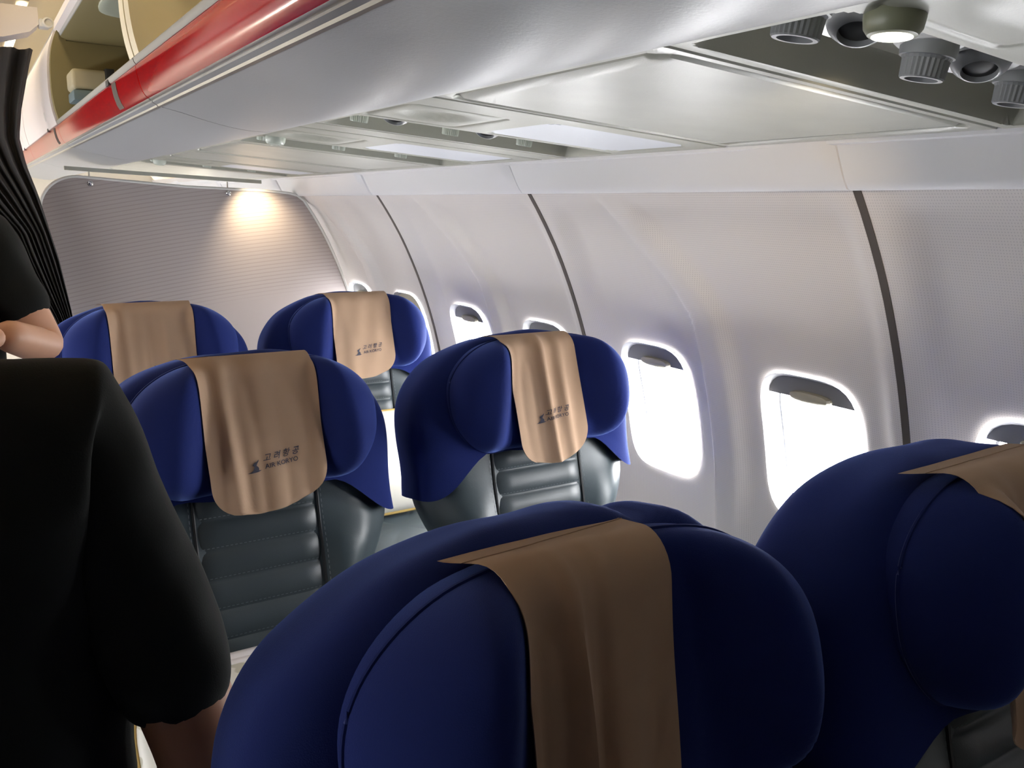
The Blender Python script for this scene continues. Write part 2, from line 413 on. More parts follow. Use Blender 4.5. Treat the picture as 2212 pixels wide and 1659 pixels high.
def unit_with_tray(y0, label, detail=True, far=False):
    """light fixture and speaker, then the tray with air nozzles and reading lights; y0 is the near edge, .477 long"""
    y1 = y0+.477; root = empty('passenger_service_unit', P(.84, y0+.24, 0), label, 'overhead panel', 'passenger service units over the seats')
    bpy.context.view_layer.update(); inv = root.matrix_world.inverted()
    t0, t1 = y0+.283, y0+.452                       # tray
    fx0, fx1, f0, f1 = .805, 1.105, y0+.045, y0+.268
    def fn(x, y):
        d = edge_round(x, y, PI_, PO, y0, y1)
        d -= .042*(1-sst(-.004, .003, rrect(x, y, .575, 1.12, t0, t1, .022)))
        q = rrect(x, y, fx0, fx1, f0, f1, .03); d -= .003*(1-sst(-.002, .002, q))
        s = rrect(x, y, .575, .745, y0+.08, y0+.262, .012)                # speaker plate outline
        d -= .0025*exp(-(s/.004)**2)
        e = math.hypot((x-.655)/.055, (y-(y0+.165))/.05)
        d -= .009*(1-sst(.70, 1.12, e))
        return d
    def mf(x, y): return 1 if rrect(x, y, .575, 1.12, t0, t1, .022) < -.006 else 0
    b = relief('panel', PI_, PO, y0, y1, fn, None, root, .014, (.575, 1.12, fx0, fx1, .745), (t0, t1, f0, f1, y0+.08, y0+.262), [M['psu'], M['tray']], mf)
    df = relief('light_diffuser', fx0+.003, fx1-.003, f0+.003, f1-.003, lambda x, y: -.0015-(.01 if rrect(x, y, fx0, fx1, f0, f1, .03) > -.002 else 0), M['diffuser'], root, .01)
    for k, x in enumerate((.608, .790, .955)):
        air_nozzle(x, (t0+t1)/2-.012, root, (-.10, .12), (-.030 if k else -.034) if y0 < .5 else -.036, 1.12 if y0 < .5 else .85, M['nozzle'] if y0 < .5 else M['pale'])
    if detail:
        for k, x in enumerate((.672, .862)): reading_light(x, (t0+t1)/2-.02, root, -.030, k == 0)
    if not (1 < y0 < 1.5):
        q = P(.606, t0-.017, 0)
        cb = make('call_button', lathe([(.022, -.01), (.0225, .002), (.0213, .010), (.018, .0145), (.0150, .0155)], 40, q, (-.07, 0, -1)), M['green'] if y0 < .5 else M['pale'], root)
        make('lit_cap', lathe([(.0150, .0145), (.0150, .0160), (.010, .0172), (.0095, .0165), (.0065, .0168), (0, .0172)], 32, q, (-.07, 0, -1)), M['glow'] if y0 < .5 else M['pale'], cb)
    for c in root.children: c.matrix_parent_inverse = inv
    return root
def blank_unit(y0, y1, label, wide=True):
    root = empty('oxygen_mask_panel', P(.84, (y0+y1)/2, 0), label, 'overhead panel', 'blank hatch panels over the seats')
    bpy.context.view_layer.update(); inv = root.matrix_world.inverted()
    def fn(x, y):
        d = edge_round(x, y, PI_, PO, y0, y1)
        q = rrect(x, y, .585, 1.112, y0+.02, y1-.022, .02)
        d -= .009*exp(-(q/.0040)**2)
        return d
    relief('panel', PI_, PO, y0, y1, fn, M['psu2'], root, .014, (.585, 1.112), (y0+.02, y1-.022))
    # finger latches on the inner edge
    for yy in (y0+.1, y1-.1):
        make('latch', xf(box(-.008, .008, -.012, .012, -.001, .0015, .0008), lambda v: P(.548+v.x, yy+v.y, v.z)), M['psu'], root)
    for c in root.children: c.matrix_parent_inverse = inv
unit_with_tray(-.797+.003, 'service panel behind the viewer with air nozzles and light')
blank_unit(-.317, .157, 'blank hatch panel directly over the viewer')
unit_with_tray(.162, 'nearest overhead service panel at top right with large air nozzles and glowing button')
blank_unit(.640, 1.112, 'large speckled overhead hatch panel between the nearest nozzle tray and the first white light panel')
unit_with_tray(1.117, 'overhead service panel with the nearest and largest white light panel and three small air nozzles')
relief('filler_strip', PI_, PO, 1.596, 1.690, lambda x, y: edge_round(x, y, PI_, PO, 1.596, 1.690), M['psu'], None, .03)
tag(bpy.data.objects['filler_strip'], 'narrow plain filler strip of overhead panelling between the two middle service panels', 'overhead panel')
unit_with_tray(1.692, 'overhead service panel with the second white light panel, next one toward the divider', False)
blank_unit(2.172, 2.640, 'smooth overhead hatch panel just beyond the second white light panel')
blank_unit(2.643, 3.035, 'short overhead hatch panel second before the striped divider', )
unit_with_tray(3.040, 'farthest overhead service panel, right above the striped divider', False)
blank_unit(3.520, 4.4, 'overhead hatch panel beyond the striped divider')
# side closing strip between panels and cove
tn += 1
tag(make('trim_%d' % tn, extrude_profile([(1.149, .112), (1.152, .105), (1.160, .103), (1.168, .108), (1.17, .13)], -1.5, 6.5), M['cove']), kind='structure')

# ------------------------------------------------------------------ overhead bin (right side)
def bin_module(y0, y1, label, open_, mirror=False, group='overhead bins above the window seats'):
    root = empty('overhead_bin', (LX-.7 if mirror else .7, (y0+y1)/2, ZC+.3), label, 'overhead bin', group)
    bpy.context.view_layer.update(); inv = root.matrix_world.inverted()
    mx = (lambda g: xf(g, lambda v: Vector((LX-v.x, v.y, v.z)))) if mirror else (lambda g: g)
    bot = cat([(p[0], p[1], 0) for p in [(.53, .150), (.524, .139), (.505, .1335), (.47, .1335), (.43, .1385), (.39, .147), (.35, .1575), (.312, .166)]], 4)
    bot = [(p.x, p.y) for p in bot]
    shell = bot+[(.300, .172), (.302, .19), (.33, .205), (1.05, .205), (1.10, .21), (1.12, .30), (1.05, .44), (.95, .475), (.32, .482), (.30, .49), (.29, .52), (.33, .56), (.60, .64), (1.0, .62), (1.24, .36), (1.22, .202), (.60, .198)]
    make('shell', mx(extrude_profile(shell, y0+.0002, y1-.0002, 6, True, True)), M['bin'] , root, smooth=30)
    # interior skins
    ins = [(.306, .196), (.33, .2065), (1.05, .2065), (1.095, .212), (1.115, .30), (1.045, .436), (.95, .471), (.322, .478), (.300, .486)]
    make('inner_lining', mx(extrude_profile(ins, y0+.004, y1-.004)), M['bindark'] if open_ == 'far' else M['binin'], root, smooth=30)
    tr = [(.313, .164), (.309, .1655), (.306, .170), (.3025, .1715), (.3005, .175), (.297, .176), (.2945, .1785), (.298, .182), (.304, .18)]
    make('metal_trim', mx(extrude_profile(tr, y0, y1, 2, True, True)), M['metal'], root, smooth=30)
    rd = [(.297, .1775), (.290, .1815), (.285, .190), (.281, .202), (.278, .216), (.2765, .230), (.279, .2345), (.30, .2345), (.30, .182)]
    make('red_strip', mx(extrude_profile(rd, y0, y1, 2, True, True)), M['red'], root, smooth=40)
    lp = [(.2775, .2335), (.2745, .2370), (.2730, .2430), (.2755, .2460), (.283, .2465), (.30, .242), (.30, .2335)]
    make('lip', mx(extrude_profile(lp, y0, y1, 2, True, True)), M['lip'], root, smooth=40)
    if not mirror:
        for yy in (1.90, 3.20):
            if y0 < yy < y1: make('strip_clip', extrude_profile([(x-.0006, z) for x, z in rd[1:6]], yy, yy+.055), M['clip'], root)
        make('latch_hook', box(.2725, .280, y0+.30, y0+.335, ZC+.2300, ZC+.2420, .0015), M['dark'], root)
    dp = cat([(x, z, 0) for x, z in [(.2745, .235), (.265, .275), (.260, .325), (.261, .393), (.268, .450), (.284, .5), (.306, .545)]], 4)
    if not open_:
        th = .012
        pr = [(p.x, p.y) for p in dp]+[(p.x+th+.004, p.y-.003) for p in reversed(dp)]
        d = make('door', mx(extrude_profile(pr, y0+.006, y1-.006, 2, True, True)), M['door'], root, smooth=40)
        if not mirror: make('latch', extrude_profile([(x-.001, z) for x, z in [(.2685, .262), (.2655, .275), (.2635, .29)]], y0+.25, y0+.30), M['divider_edge'], d)
    # end frames (post plus side panel)
    for ya, yb in ((y0+.002, y0+.045), (y1-.045, y1-.002)):
        if open_ and not (open_ == 'far' and ya > y0+.1):
            fr = [(p.x+.004, p.y) for p in dp]+[(p.x+.042, p.y-.006) for p in reversed(dp)]
            make('end_post', mx(extrude_profile(fr, ya, yb, 2, True, True)), M['binin'], root, smooth=40)
        sp = [(.300, .206), (1.09, .207), (1.11, .30), (1.04, .435), (.94, .47), (.315, .477), (.296, .40), (.292, .32)]
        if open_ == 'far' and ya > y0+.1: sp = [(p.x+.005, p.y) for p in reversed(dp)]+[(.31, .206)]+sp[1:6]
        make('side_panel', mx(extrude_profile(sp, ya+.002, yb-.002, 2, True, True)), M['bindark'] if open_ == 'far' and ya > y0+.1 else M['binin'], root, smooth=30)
    if open_ == 'far':
        def cp(i, j):
            a = 2*pi*i/40; r = [1, 1, .97, .93, 0][j]; z = [0, -.006, -.009, -.008, -.008][j]
            return Vector((.60+.27*r*sym(6, cos(a)), 2.15+.43*r*sym(9, sin(a)), ZC+.477+z))
        make('ceiling_plate', grid(40, 5, cp, True), M['sky_panel'], root)
    if open_:
        # the raised door, folded up above the opening
        pr = [(p.x+.02+.02*k/len(dp), .50+(p.y-.235)*.2+.02) for k, p in enumerate(dp)]
        g = [(.30, .495), (.296, .515), (.30, .53), (.34, .535), (.60, .60), (.59, .61), (.33, .55), (.29, .535), (.287, .51)]
        make('raised_door', mx(extrude_profile(g, y0+.01, y1-.01, 2, True, True)), M['door'], root, smooth=40)
    for c in root.children: c.matrix_parent_inverse = inv
    return root
bin_module(-.95, .32, 'open overhead bin above and behind the viewer', 'near')
bin_module(.325, 1.665, 'nearest open overhead bin with cream interior and red strip', 'near')
bin_module(1.670, 3.10, 'open overhead bin with dark interior holding stacked boxes', 'far')
bin_module(3.105, 4.40, 'closed overhead bin with curved white door beside the curtain', None)
bin_module(4.405, 6.4, 'far closed overhead bin behind the curtain', None)
for a, b, w_ in ((-.9, .7, 'beside the viewer'), (.705, 2.3, 'opposite the middle seat row'), (2.305, 3.9, 'opposite the striped divider'), (3.905, 6.4, 'beyond the curtain')):
    bin_module(a, b, 'closed overhead bin across the aisle, '+w_, None, True, 'overhead bins across the aisle')

# what lies in the open bin
def thing(name, geo, mt, label, cat_, group=None, **k):
    return tag(make(name, geo, mt, None, **k), label, cat_, group)
bz = ZC+.208
cq = Vector((.5, 2.98, ZC+.322)); r = empty('storage_case', cq, 'cream storage case with black strap, on the blue crate in the dark bin', 'case')
make('case_body', xf(box(.305, .80, 2.90, 3.04, ZC+.322, ZC+.380, .012, 3), lambda v: v-cq), M['boxcream'], r)
make('strap', xf(join(box(.395, .420, 2.895, 3.045, ZC+.320, ZC+.384, .001), box(.397, .420, 2.888, 2.897, ZC+.345, ZC+.384, .002)), lambda v: v-cq), M['strap'], r)
dq = Vector((.5, 2.98, bz)); r = empty('crate', dq, 'blue-grey crate under the cream case in the dark open bin', 'crate')
make('crate_body', xf(box(.325, .80, 2.91, 3.035, bz+.001, ZC+.295, .006), lambda v: v-dq), M['boxpale'], r)
make('crate_rim', xf(box(.307, .81, 2.90, 3.04, ZC+.290, ZC+.321, .006), lambda v: v-dq), M['boxblue'], r)

# warm indirect light strips on top of the bins and a curtain header with its hinge
def strip(x0, x1, y0, y1, z, label, group='warm light strips above the bins'):
    o = empty('ceiling_light', ((x0+x1)/2, (y0+y1)/2, ZC+z), label, 'light', group)
    q = Vector(o.location)
    make('housing', xf(box(x0, x1, y0, y1, ZC+z, ZC+z+.02, .004), lambda v: v-q), M['ceil'], o)
    make('tube', xf(tube([((x0+x1)/2, y0+.02, ZC+z-.012), ((x0+x1)/2, y1-.02, ZC+z-.012)], .011, 12), lambda v: v-q), M['lampstrip'], o)
for y0, y1 in ((.65, 2.05), (2.1, 3.2), (3.5, 4.8), (4.85, 6.1)):
    if 2 < y0 < 3:
        strip(.22, .26, y0, y1, .66, 'bright warm ceiling light strip next to the closed bin door')
    else: strip(.22, .26, y0, y1, .66, 'warm ceiling light strip on the red bin side, '+{.65: 'above the middle seats', 3.5: 'first beyond the curtain header', 4.85: 'second beyond the curtain header'}[y0])
    strip(-.48, -.44, y0, y1, .66, 'warm light strip across the aisle, '+{.65: 'nearest to the viewer', 2.1: 'level with the farthest seats', 3.5: 'just beyond the curtain', 4.85: 'farthest down the cabin'}[y0], 'light strips across the aisle')
hd = [(-.46, .50), (-.3, .485), (-.11, .482), (.05, .488), (.16, .502), (.235, .525), (.262, .55), (.262, .60), (-.48, .60), (-.48, .52)]
h = empty('curtain_header', (0, 3.3, ZC+.5), 'pale valance across the aisle above the charcoal curtain', 'valance')
make('valance', xf(grid(len(hd), 2, lambda i, j: Vector((hd[i][0], 3.26+.12*j, ZC+hd[i][1])), True, True, True), lambda v: v-Vector(h.location)), M['door'], h)
make('hinge_plate', xf(join(box(.262, .292, 3.24, 3.30, ZC+.540, ZC+.566, .005), lathe([(.016, 0), (.016, .02), (.011, .022), (.010, .014), (0, .014)], 20, (.286, 3.245, ZC+.553), (0, -1, 0))), lambda v: v-Vector(h.location)), M['divider_edge'], h)

# curtain, gathered towards the divider
CR = [(.575, .27), (.53, .267), (.449, .243), (.304, .207), (.21, .192), (.117, .205), (.018, .232), (-.115, .258), (-.202, .276), (-.383, .300), (-.50, .31), (-.9, .29), (-1.43, .30)]
CL = [(.575, -.42), (.4, -.38), (.2, -.25), (.05, -.08), (-.105, .095), (-.204, .126), (-.273, .158), (-.36, .200), (-.429, .235), (-.5, .24), (-.9, .14), (-1.43, .10)]
CRr, CLr = sorted(CR), sorted(CL)
def cf(i, j):
    n = 220; z = .50-(1.94)*j/79; xr = interp(CRr, z); xl = interp(CLr, z); t = i/(n-1)
    # the visible right part keeps about ten folds
    amp = .012+.010*min(1, (xr-xl)/.4)
    ph = t*2*pi*11+.5*sin(j*.09)
    tt = t+.008*sin(ph*.5+1)
    return Vector((xl+(xr-xl)*tt, 3.46+amp*sin(ph)+.006*sin(ph*2.3+j*.05)+.02*(1-t), ZC+z))
cur = empty('curtain', (.2, 3.46, 0), 'pleated charcoal curtain gathered beside the striped divider', 'curtain')
c = make('curtain_cloth', xf(grid(220, 80, cf), lambda v: v-Vector(cur.location)), M['curtain'], cur, smooth=60)
make('tieback', xf(tube([(.16, 3.42, ZC-.47), (.24, 3.405, ZC-.475), (.315, 3.43, ZC-.465)], .008), lambda v: v-Vector(cur.location)), M['curtain'], cur)
N, L = nodes(M['curtain']); b = N['Principled BSDF']           # fine crinkled vertical weave
tc = N.new('ShaderNodeTexCoord'); mp = N.new('ShaderNodeMapping'); mp.inputs['Scale'].default_value = (1, 1, .05); L.new(tc.outputs['Object'], mp.inputs[0])
nn = N.new('ShaderNodeTexNoise'); nn.inputs['Scale'].default_value = 160; L.new(mp.outputs[0], nn.inputs['Vector'])
bp = N.new('ShaderNodeBump'); bp.inputs['Strength'].default_value = .6; bp.inputs['Distance'].default_value = .002; L.new(nn.outputs[0], bp.inputs['Height']); L.new(bp.outputs[0], b.inputs['Normal'])

# ------------------------------------------------------------------ striped divider
DV = [(.235, -1.45), (.235, -.05)]
n = 14
for k in range(n+1):
    a = pi-(pi/2)*k/n; DV.append((.235+.135+.135*cos(a), -.035+.13*sin(a)+.0))
DV += [(.75, .068), (1.06, .0595), (1.12, .056), (1.17, .050), (1.20, .042)]
for z in (.02, -.02, -.06, -.10, -.15, -.20, -.25, -.30, -.36, -.42, -.5, -.6, -.75, -.95, -1.2, -1.45): DV.append((wx0(z)-.004, z))
dv = empty('cabin_divider', (.8, 3.6, 0), 'tall grey-lilac cabin divider with rounded corners and fine horizontal lines', 'divider')
def off(poly, d):
    out = []; n = len(poly)
    for i in range(n):
        a, b, c = Vector(poly[i-1]), Vector(poly[i]), Vector(poly[(i+1) % n]); t1 = (b-a).normalized(); t2 = (c-b).normalized()
        nrm = (Vector((t1.y, -t1.x))+Vector((t2.y, -t2.x)));  nrm = nrm.normalized() if nrm.length > 1e-6 else Vector((t1.y, -t1.x)); out.append((b.x+nrm.x*d, b.y+nrm.y*d))
    return out
din = off(DV, .010)
dl = Vector((.8, 3.6, 0))
def ring(poly, y): return [Vector((p[0], y, ZC+p[1]))-dl for p in poly]
fm = ring(din, 3.600)+ring(din, 3.628); nd = len(din)
make('divider_panel', (fm, [tuple(range(nd)), tuple(range(nd, 2*nd))[::-1]]+[(i, (i+1) % nd, nd+(i+1) % nd, nd+i) for i in range(nd)]), M['divider'], dv, smooth=30)
fo = [ring(din, 3.601), ring(din, 3.596), ring(off(DV, .004), 3.592), ring(DV, 3.596), ring(DV, 3.632), ring(off(DV, .004), 3.636), ring(din, 3.632), ring(din, 3.627)]
make('edge_trim', grid(nd, 8, lambda i, j: fo[j][i], True), M['divider_edge'], dv)
for x, z in ((.411, .074), (.914, .050)):
    make('screw', lathe([(.010, 0), (.010, .004), (.0075, .006), (.006, .0035), (.0025, .0035), (0, .005)], 20, Vector((x, 3.600, ZC+z-.008))-dl, (0, -1, 0)), M['chrome'], dv)
    make('hanger_pin', tube([Vector((x, 3.612, ZC+z+.0))-dl, Vector((x, 3.612, ZC+z+.036))-dl], .003), M['metal'], dv)
make('hanger_rail', xf(grid(4, 2, lambda i, j: Vector((.33+.72*j, [3.603, 3.625, 3.625, 3.603][i], ZC+.112-.030*j+[0, 0, .014, .014][i])), True, True, True), lambda v: v-dl), M['psu2'], dv)
# stripes use world-like coordinates: shift the texture back
for nd_ in M['divider'].node_tree.nodes:
    if nd_.type == 'TEX_COORD': pass

# ------------------------------------------------------------------ seats
REC = radians(12)
UPV = Vector((0, sin(REC), cos(REC))); FWV = Vector((0, -cos(REC), sin(REC))); PIV = Vector((0, 0, .46))
def B(x, u, f): return PIV+Vector((x, 0, 0))+UPV*u+FWV*f
BW = [(-.02, .205), (.0, .210), (.10, .200), (.20, .198), (.26, .206), (.32, .226), (.37, .250), (.42, .268), (.48, .272), (.54, .262), (.60, .235), (.66, .18)]
bwt = cat([(a, b, 0) for a, b in BW], 4); bwt = [(p.x, p.y) for p in bwt]
def nz(x, y, z, s=1, seed=0):
    return (sin(x*13*s+y*7*s+seed)+sin(y*17*s-z*11*s+seed*2.1)+sin(z*19*s+x*5*s+seed*1.7))/3
def backf(x, u):
    """front face of the leather backrest"""
    ax = abs(x); w_ = interp(bwt, u)
    f = .050+.030*sst(.100, .150, ax)*(1-.9*sst(.36, .46, u))-.05*sst(.70, 1.05, ax/w_)**1
    if u < .12: f += .02*(1-u/.12)
    return f
def backrest_geo():
    us = [-.02+.66*k/40 for k in range(41)]; n = 56
    def f(i, j):
        u = us[j]; a = 2*pi*i/n; w_ = interp(bwt, u); c, s = cos(a), sin(a)
        x = w_*sym(3.6, c)
        ff = backf(x, u)
        f_ = ff*sym(4.5, s) if s > 0 else -.085*abs(sym(3.0, s))
        if s > 0: f_ = -.01+(ff+.01)*sym(4.5, s)
        else: f_ = -.01-.075*abs(sym(3.0, s))
        return B(x, u, f_)
    return grid(n, 41, f, True, True, True)
def centre_geo():
    us = []; pit = .0535; u = .0
    us = [.56*k/168 for k in range(169)]
    xs = [-.108+.216*k/12 for k in range(13)]
    def f(i, j):
        x, u = xs[i], us[j]; ph = ((u+.02) % pit)/pit
        puff = .009*(abs(sin(pi*ph)))**.55+.0015*nz(x, u, 0, 3)
        e = 1-abs(x)/.108; side = min(1, e/.12)
        return B(x, u, backf(x, u)+.001+puff*(.35+.65*side)-.004*(1-side))
    g = grid(13, 169, f)
    # stitching: short dashes either side of each channel line
    V, F = [], []
    k = 0
    while k*pit-.02 < .55:
        u0 = k*pit-.02; k += 1
        if u0 < .01: continue
        for m in range(26):
            x0 = -.103+.008*m; n = len(V)
            for (xx, uu) in ((x0, u0+.0042), (x0+.0045, u0+.0042), (x0+.0045, u0+.0056), (x0, u0+.0056)):
                ph = ((uu+.02) % pit)/pit
                V.append(B(xx, uu, backf(xx, uu)+.0022+.009*abs(sin(pi*ph))**.55+.0015*nz(xx, uu, 0, 3)))
            F.append((n, n+1, n+2, n+3))
    mi = [0]*len(g[1])+[1]*len(F)
    return join(g, (V, F)), mi
def seam_geo(s):
    pts = [B(s*(.112+.0*u), u, backf(.112, u)+.0005) for u in [.0+.56*k/30 for k in range(31)]]
    return tube(pts, .0032, 6)
def side_stitch(s):
    V, F = [], []
    for k in range(50):
        u = .02+.0105*k; n = len(V)
        for dx, du in ((0, 0), (.0014, 0), (.0014, .006), (0, .006)):
            x = s*(.1185+dx); V.append(B(x, u+du, backf(x, u+du)+.0012))
        F.append((n, n+1, n+2, n+3))
    return V, F
def cap_geo(seed, lump=0):
    n = 88; rows = 44; top = .758
    def hem(x):
        ax = abs(x)
        return .500-.075*sst(.13, .285, ax)+.006*sin(ax*30+seed)
    def f(i, j):
        a = 2*pi*i/n; c, s = cos(a), sin(a)
        t = 1-(1-j/(rows-1))**1.7 if j < rows-1 else 1
        xb = .290*sym(3.8, c)
        h = hem(xb) if s > -.35 else .440
        u = h+(top-h)*t
        tt = max(0, (u-.50)/(top-.50)); wr = (1-tt**2.7)**(1/2.3) if tt < 1 else 0
        dr = (1-tt**4.5)**(1/2.2) if tt < 1 else 0
        wdt = .290*wr*(1-.055*sst(.66, .48, u)); x = wdt*sym(3.8, c)
        f_ = ((.090 if s > 0 else .125)*sym(3.6, s))*(.12+.88*dr)-.012
        wob = .004*nz(x, u, f_, 1.6, seed)+.002*nz(x, u, f_, 4, seed)
        p = B(x, u, f_)
        p += Vector((0, 0, wob+(lump*(.006*exp(-((x-.06)/.04)**2)+.010*exp(-((x-.155)/.03)**2))*sst(.58, .74, u)-lump*.010*exp(-((x-.11)/.02)**2)*sst(.6, .74, u))))
        if t < .12: p += (FWV*s+Vector((c, 0, 0)))*.003*(1-t/.12)
        return p
    return grid(n, rows, f, True)
HU, HH, HW_, HX = .620, .124, .222, .010
HFB = .068
def headf(x, du=0):
    ax = abs(x); xr_ = .148-.17*max(-.12, min(.12, du))
    if ax < xr_: k = sst(xr_-.062, xr_+.004, ax)
    else: k = 1-.30*sst(0, .085, ax-xr_)
    return .040+.066*k
def padfront(x, du):
    rr = (abs(x/HW_)**2.6+abs(du/HH)**2.5)**(1/2.55)
    return HFB+headf(x, du)*max(0, 1-rr**6)**.5 if rr < 1 else HFB
def head_geo(seed):
    n = 96; R = 26
    def outline(a):
        c, s = cos(a), sin(a); x = HW_*sym(2.7, c); u = HH*sym(2.5, s)
        if s < 0: u *= .93+.16*exp(-((abs(x)-.165)/.05)**2)
        else: u *= 1-.10*sst(.12, .25, abs(x))
        return x, u
    fb = HFB
    def f(i, j):
        a = 2*pi*i/n; ox, ou = outline(a)
        t = j/(R-1); r = sin(t*pi/2)**.9; x, u = ox*r, ou*r
        T = headf(x, u)
        fr = fb+T*(1-r**6)**.5+.0025*nz(x, u, 0, 2.2, seed)*(1-r)
        # soft crease where each ear folds forward
        fr -= .003*exp(-((abs(x)-.084)/.008)**2)*(1-r**4)
        return B(x+HX, HU+u, fr)
    front = grid(n, R, f, True)
    def g(i, j):
        a = 2*pi*i/n; ox, ou = outline(a); r = [1, 1.0, .97, .9][j]; ff = [fb, fb-.02, fb-.035, fb-.042][j]
        return B(ox*r+HX, HU+ou*r, ff)
    return join(front, grid(n, 4, g, True, False, True)), [outline(2*pi*i/n) for i in range(n)]
def cushion_geo():
    def f(i, j):
        a = 2*pi*i/48; t = j/15; c, s = cos(a), sin(a)
        r = [0, .3, .55, .72, .84, .92, .97, 1, 1, 1, 1, .99, .96, .9, .7, .0][j]; z = [.195, .197, .196, .194, .189, .178, .160, .13, .10, .07, .04, .015, .006, .0, .0, .0][j]
        x, y = .238*r*sym(5, c), .265*r*sym(5, s)
        if z > .17: z += .006*abs(sin(pi*(y+.3)/.075))**.6
        return Vector((x, -.27+y, .365+z))
    return grid(48, 16, f, True)
def arm_geo(s):
    x = s*.256
    pr = [(-.028, -.47), (-.032, -.2), (-.03, .02)]
    return box(x-.022, x+.022, -.46, .03, .57, .632, .018, 4), box(x-.018, x+.018, -.36, .02, .30, .575, .006)
SEATS = []
seat_parts = None
def build_seat(loc, yaw, label, seed, lump=0):
    root = empty('airline_seat', loc, label, 'seat', 'airline seats facing the viewer', (0, 0, yaw))
    make('backrest', backrest_geo(), M['leather'], root, smooth=60)
    g, mi = centre_geo(); make('centre_panel', g, [M['leather2'], M['stitch']], root, smooth=50, mi=mi, weld=False)
    for s in (-1, 1):
        sp = make('seam', seam_geo(s), M['seam'], root); make('stitching', side_stitch(s), M['stitch'], sp)
    make('fabric_cover', cap_geo(seed, lump), M['blue'], root, smooth=70)
    hg, ol = head_geo(seed); hd_ = make('headrest', hg, M['blue'], root, smooth=70)
    make('piping', tube([B(o[0]+HX, HU+o[1], HFB+.006) for o in ol]+[B(ol[0][0]+HX, HU+ol[0][1], HFB+.006)], .0022, 6), M['piping'], hd_)
    make('seat_cushion', cushion_geo(), M['leather'], root, smooth=50)
    for s in (-1, 1):
        a, b_ = arm_geo(s); ar = make('armrest', a, M['leather'], root); make('armrest_panel', b_, M['plastic'], ar)
    make('seat_frame', join(box(-.235, .235, -.50, .0, .30, .362, .01), box(-.2, .2, -.06, -.0, .34, .47, .01)), M['plastic'], root)
    for s in (-1, 1):
        make('leg', join(box(s*.17-.02, s*.17+.02, -.42, -.38, 0, .31, .005), box(s*.17-.02, s*.17+.02, -.12, -.08, 0, .31, .005), box(s*.17-.025, s*.17+.025, -.45, -.04, 0, .03, .005)), M['metal'], root)
    return root

# ------------------------------------------------------------------ cloth headrest covers with print
def text_geo(body, size, shear=0):
    cu = bpy.data.curves.new('t', 'FONT'); cu.body = body; cu.size = size; cu.align_x = 'CENTER'; cu.shear = shear; cu.resolution_u = 3
    cu.offset = size*.012
    o = bpy.data.objects.new('t', cu); COL.objects.link(o); dg = bpy.context.evaluated_depsgraph_get(); dg.update()
    me = bpy.data.meshes.new_from_object(o.evaluated_get(dg)); V = [v.co.copy() for v in me.vertices]; F = [tuple(p.vertices) for p in me.polygons]
    bpy.data.objects.remove(o); bpy.data.curves.remove(cu); bpy.data.meshes.remove(me); return V, F
TXT_KO = text_geo('고 려 항 공', .0235, .35)
TXT_EN = text_geo('AIR KORYO', .0185)
EMB = [(-.021, -.0155), (-.008, -.0175), (.010, -.0175), (.021, -.0145), (.016, -.0135), (.0125, -.0125), (.0135, -.008), (.0115, -.003), (.007, .001), (.0055, .0045), (.0095, .0065), (.0145, .0125), (.0150, .0175),
       (.0095, .0125), (.003, .0105), (-.002, .0075), (-.0045, .0030), (-.001, .002), (.001, -.001), (-.001, -.006), (-.0045, -.0105), (-.010, -.0135)]
def towel_fn(par):
    """returns S(p, q): p across (-1..1), q = metres along the cloth from its top edge"""
    sk, folds, wid, length, flare = par['skew'], par['folds'], par['w'], par['len'], par['flare']
    def S_(p, q):
        w_ = wid*(1+.04*exp(-(q/.03)**2)-(.02+par.get('taper', 0))*sst(0, .2, q))
        x = p*w_+par.get('dx', 0)+sk*(q)
        if p < 0: x -= flare*exp(-(q/.035)**2)*abs(p)**2
        # path over the pad
        topu = HU+HH+.004
        R = .040
        q0 = par.get('over', .03)                      # how much lies on top
        qq = q-q0-p*par.get('tilt', 0)
        base = HFB+.046                                # front plane of the pad centre
        if qq < 0: f = base-R+qq; u = topu-.0
        else:
            a = min(qq/R, pi/2); f = base-R+R*sin(a); u = topu-R+R*cos(a)
            if qq > R*pi/2: u -= qq-R*pi/2
        d = 0
        hang = sst(.02, .22, q)
        for (c, wd, am, gr) in folds: d += am*(gr+(1-gr)*hang)*exp(-((p-c)/wd)**2)
        d += .0012*sin(p*9+q*20)+.0016*hang*sin(p*5.1+1)
        ear = .0
        clear = .003
        ax = abs(x)
        f += clear+d*(1 if qq > 0 else .3)
        if qq > 0: f = max(f, padfront(x-HX, max(-HH*.6, u-HU))+.0045+.3*abs(d))
        return B(x, u, f)
    return S_
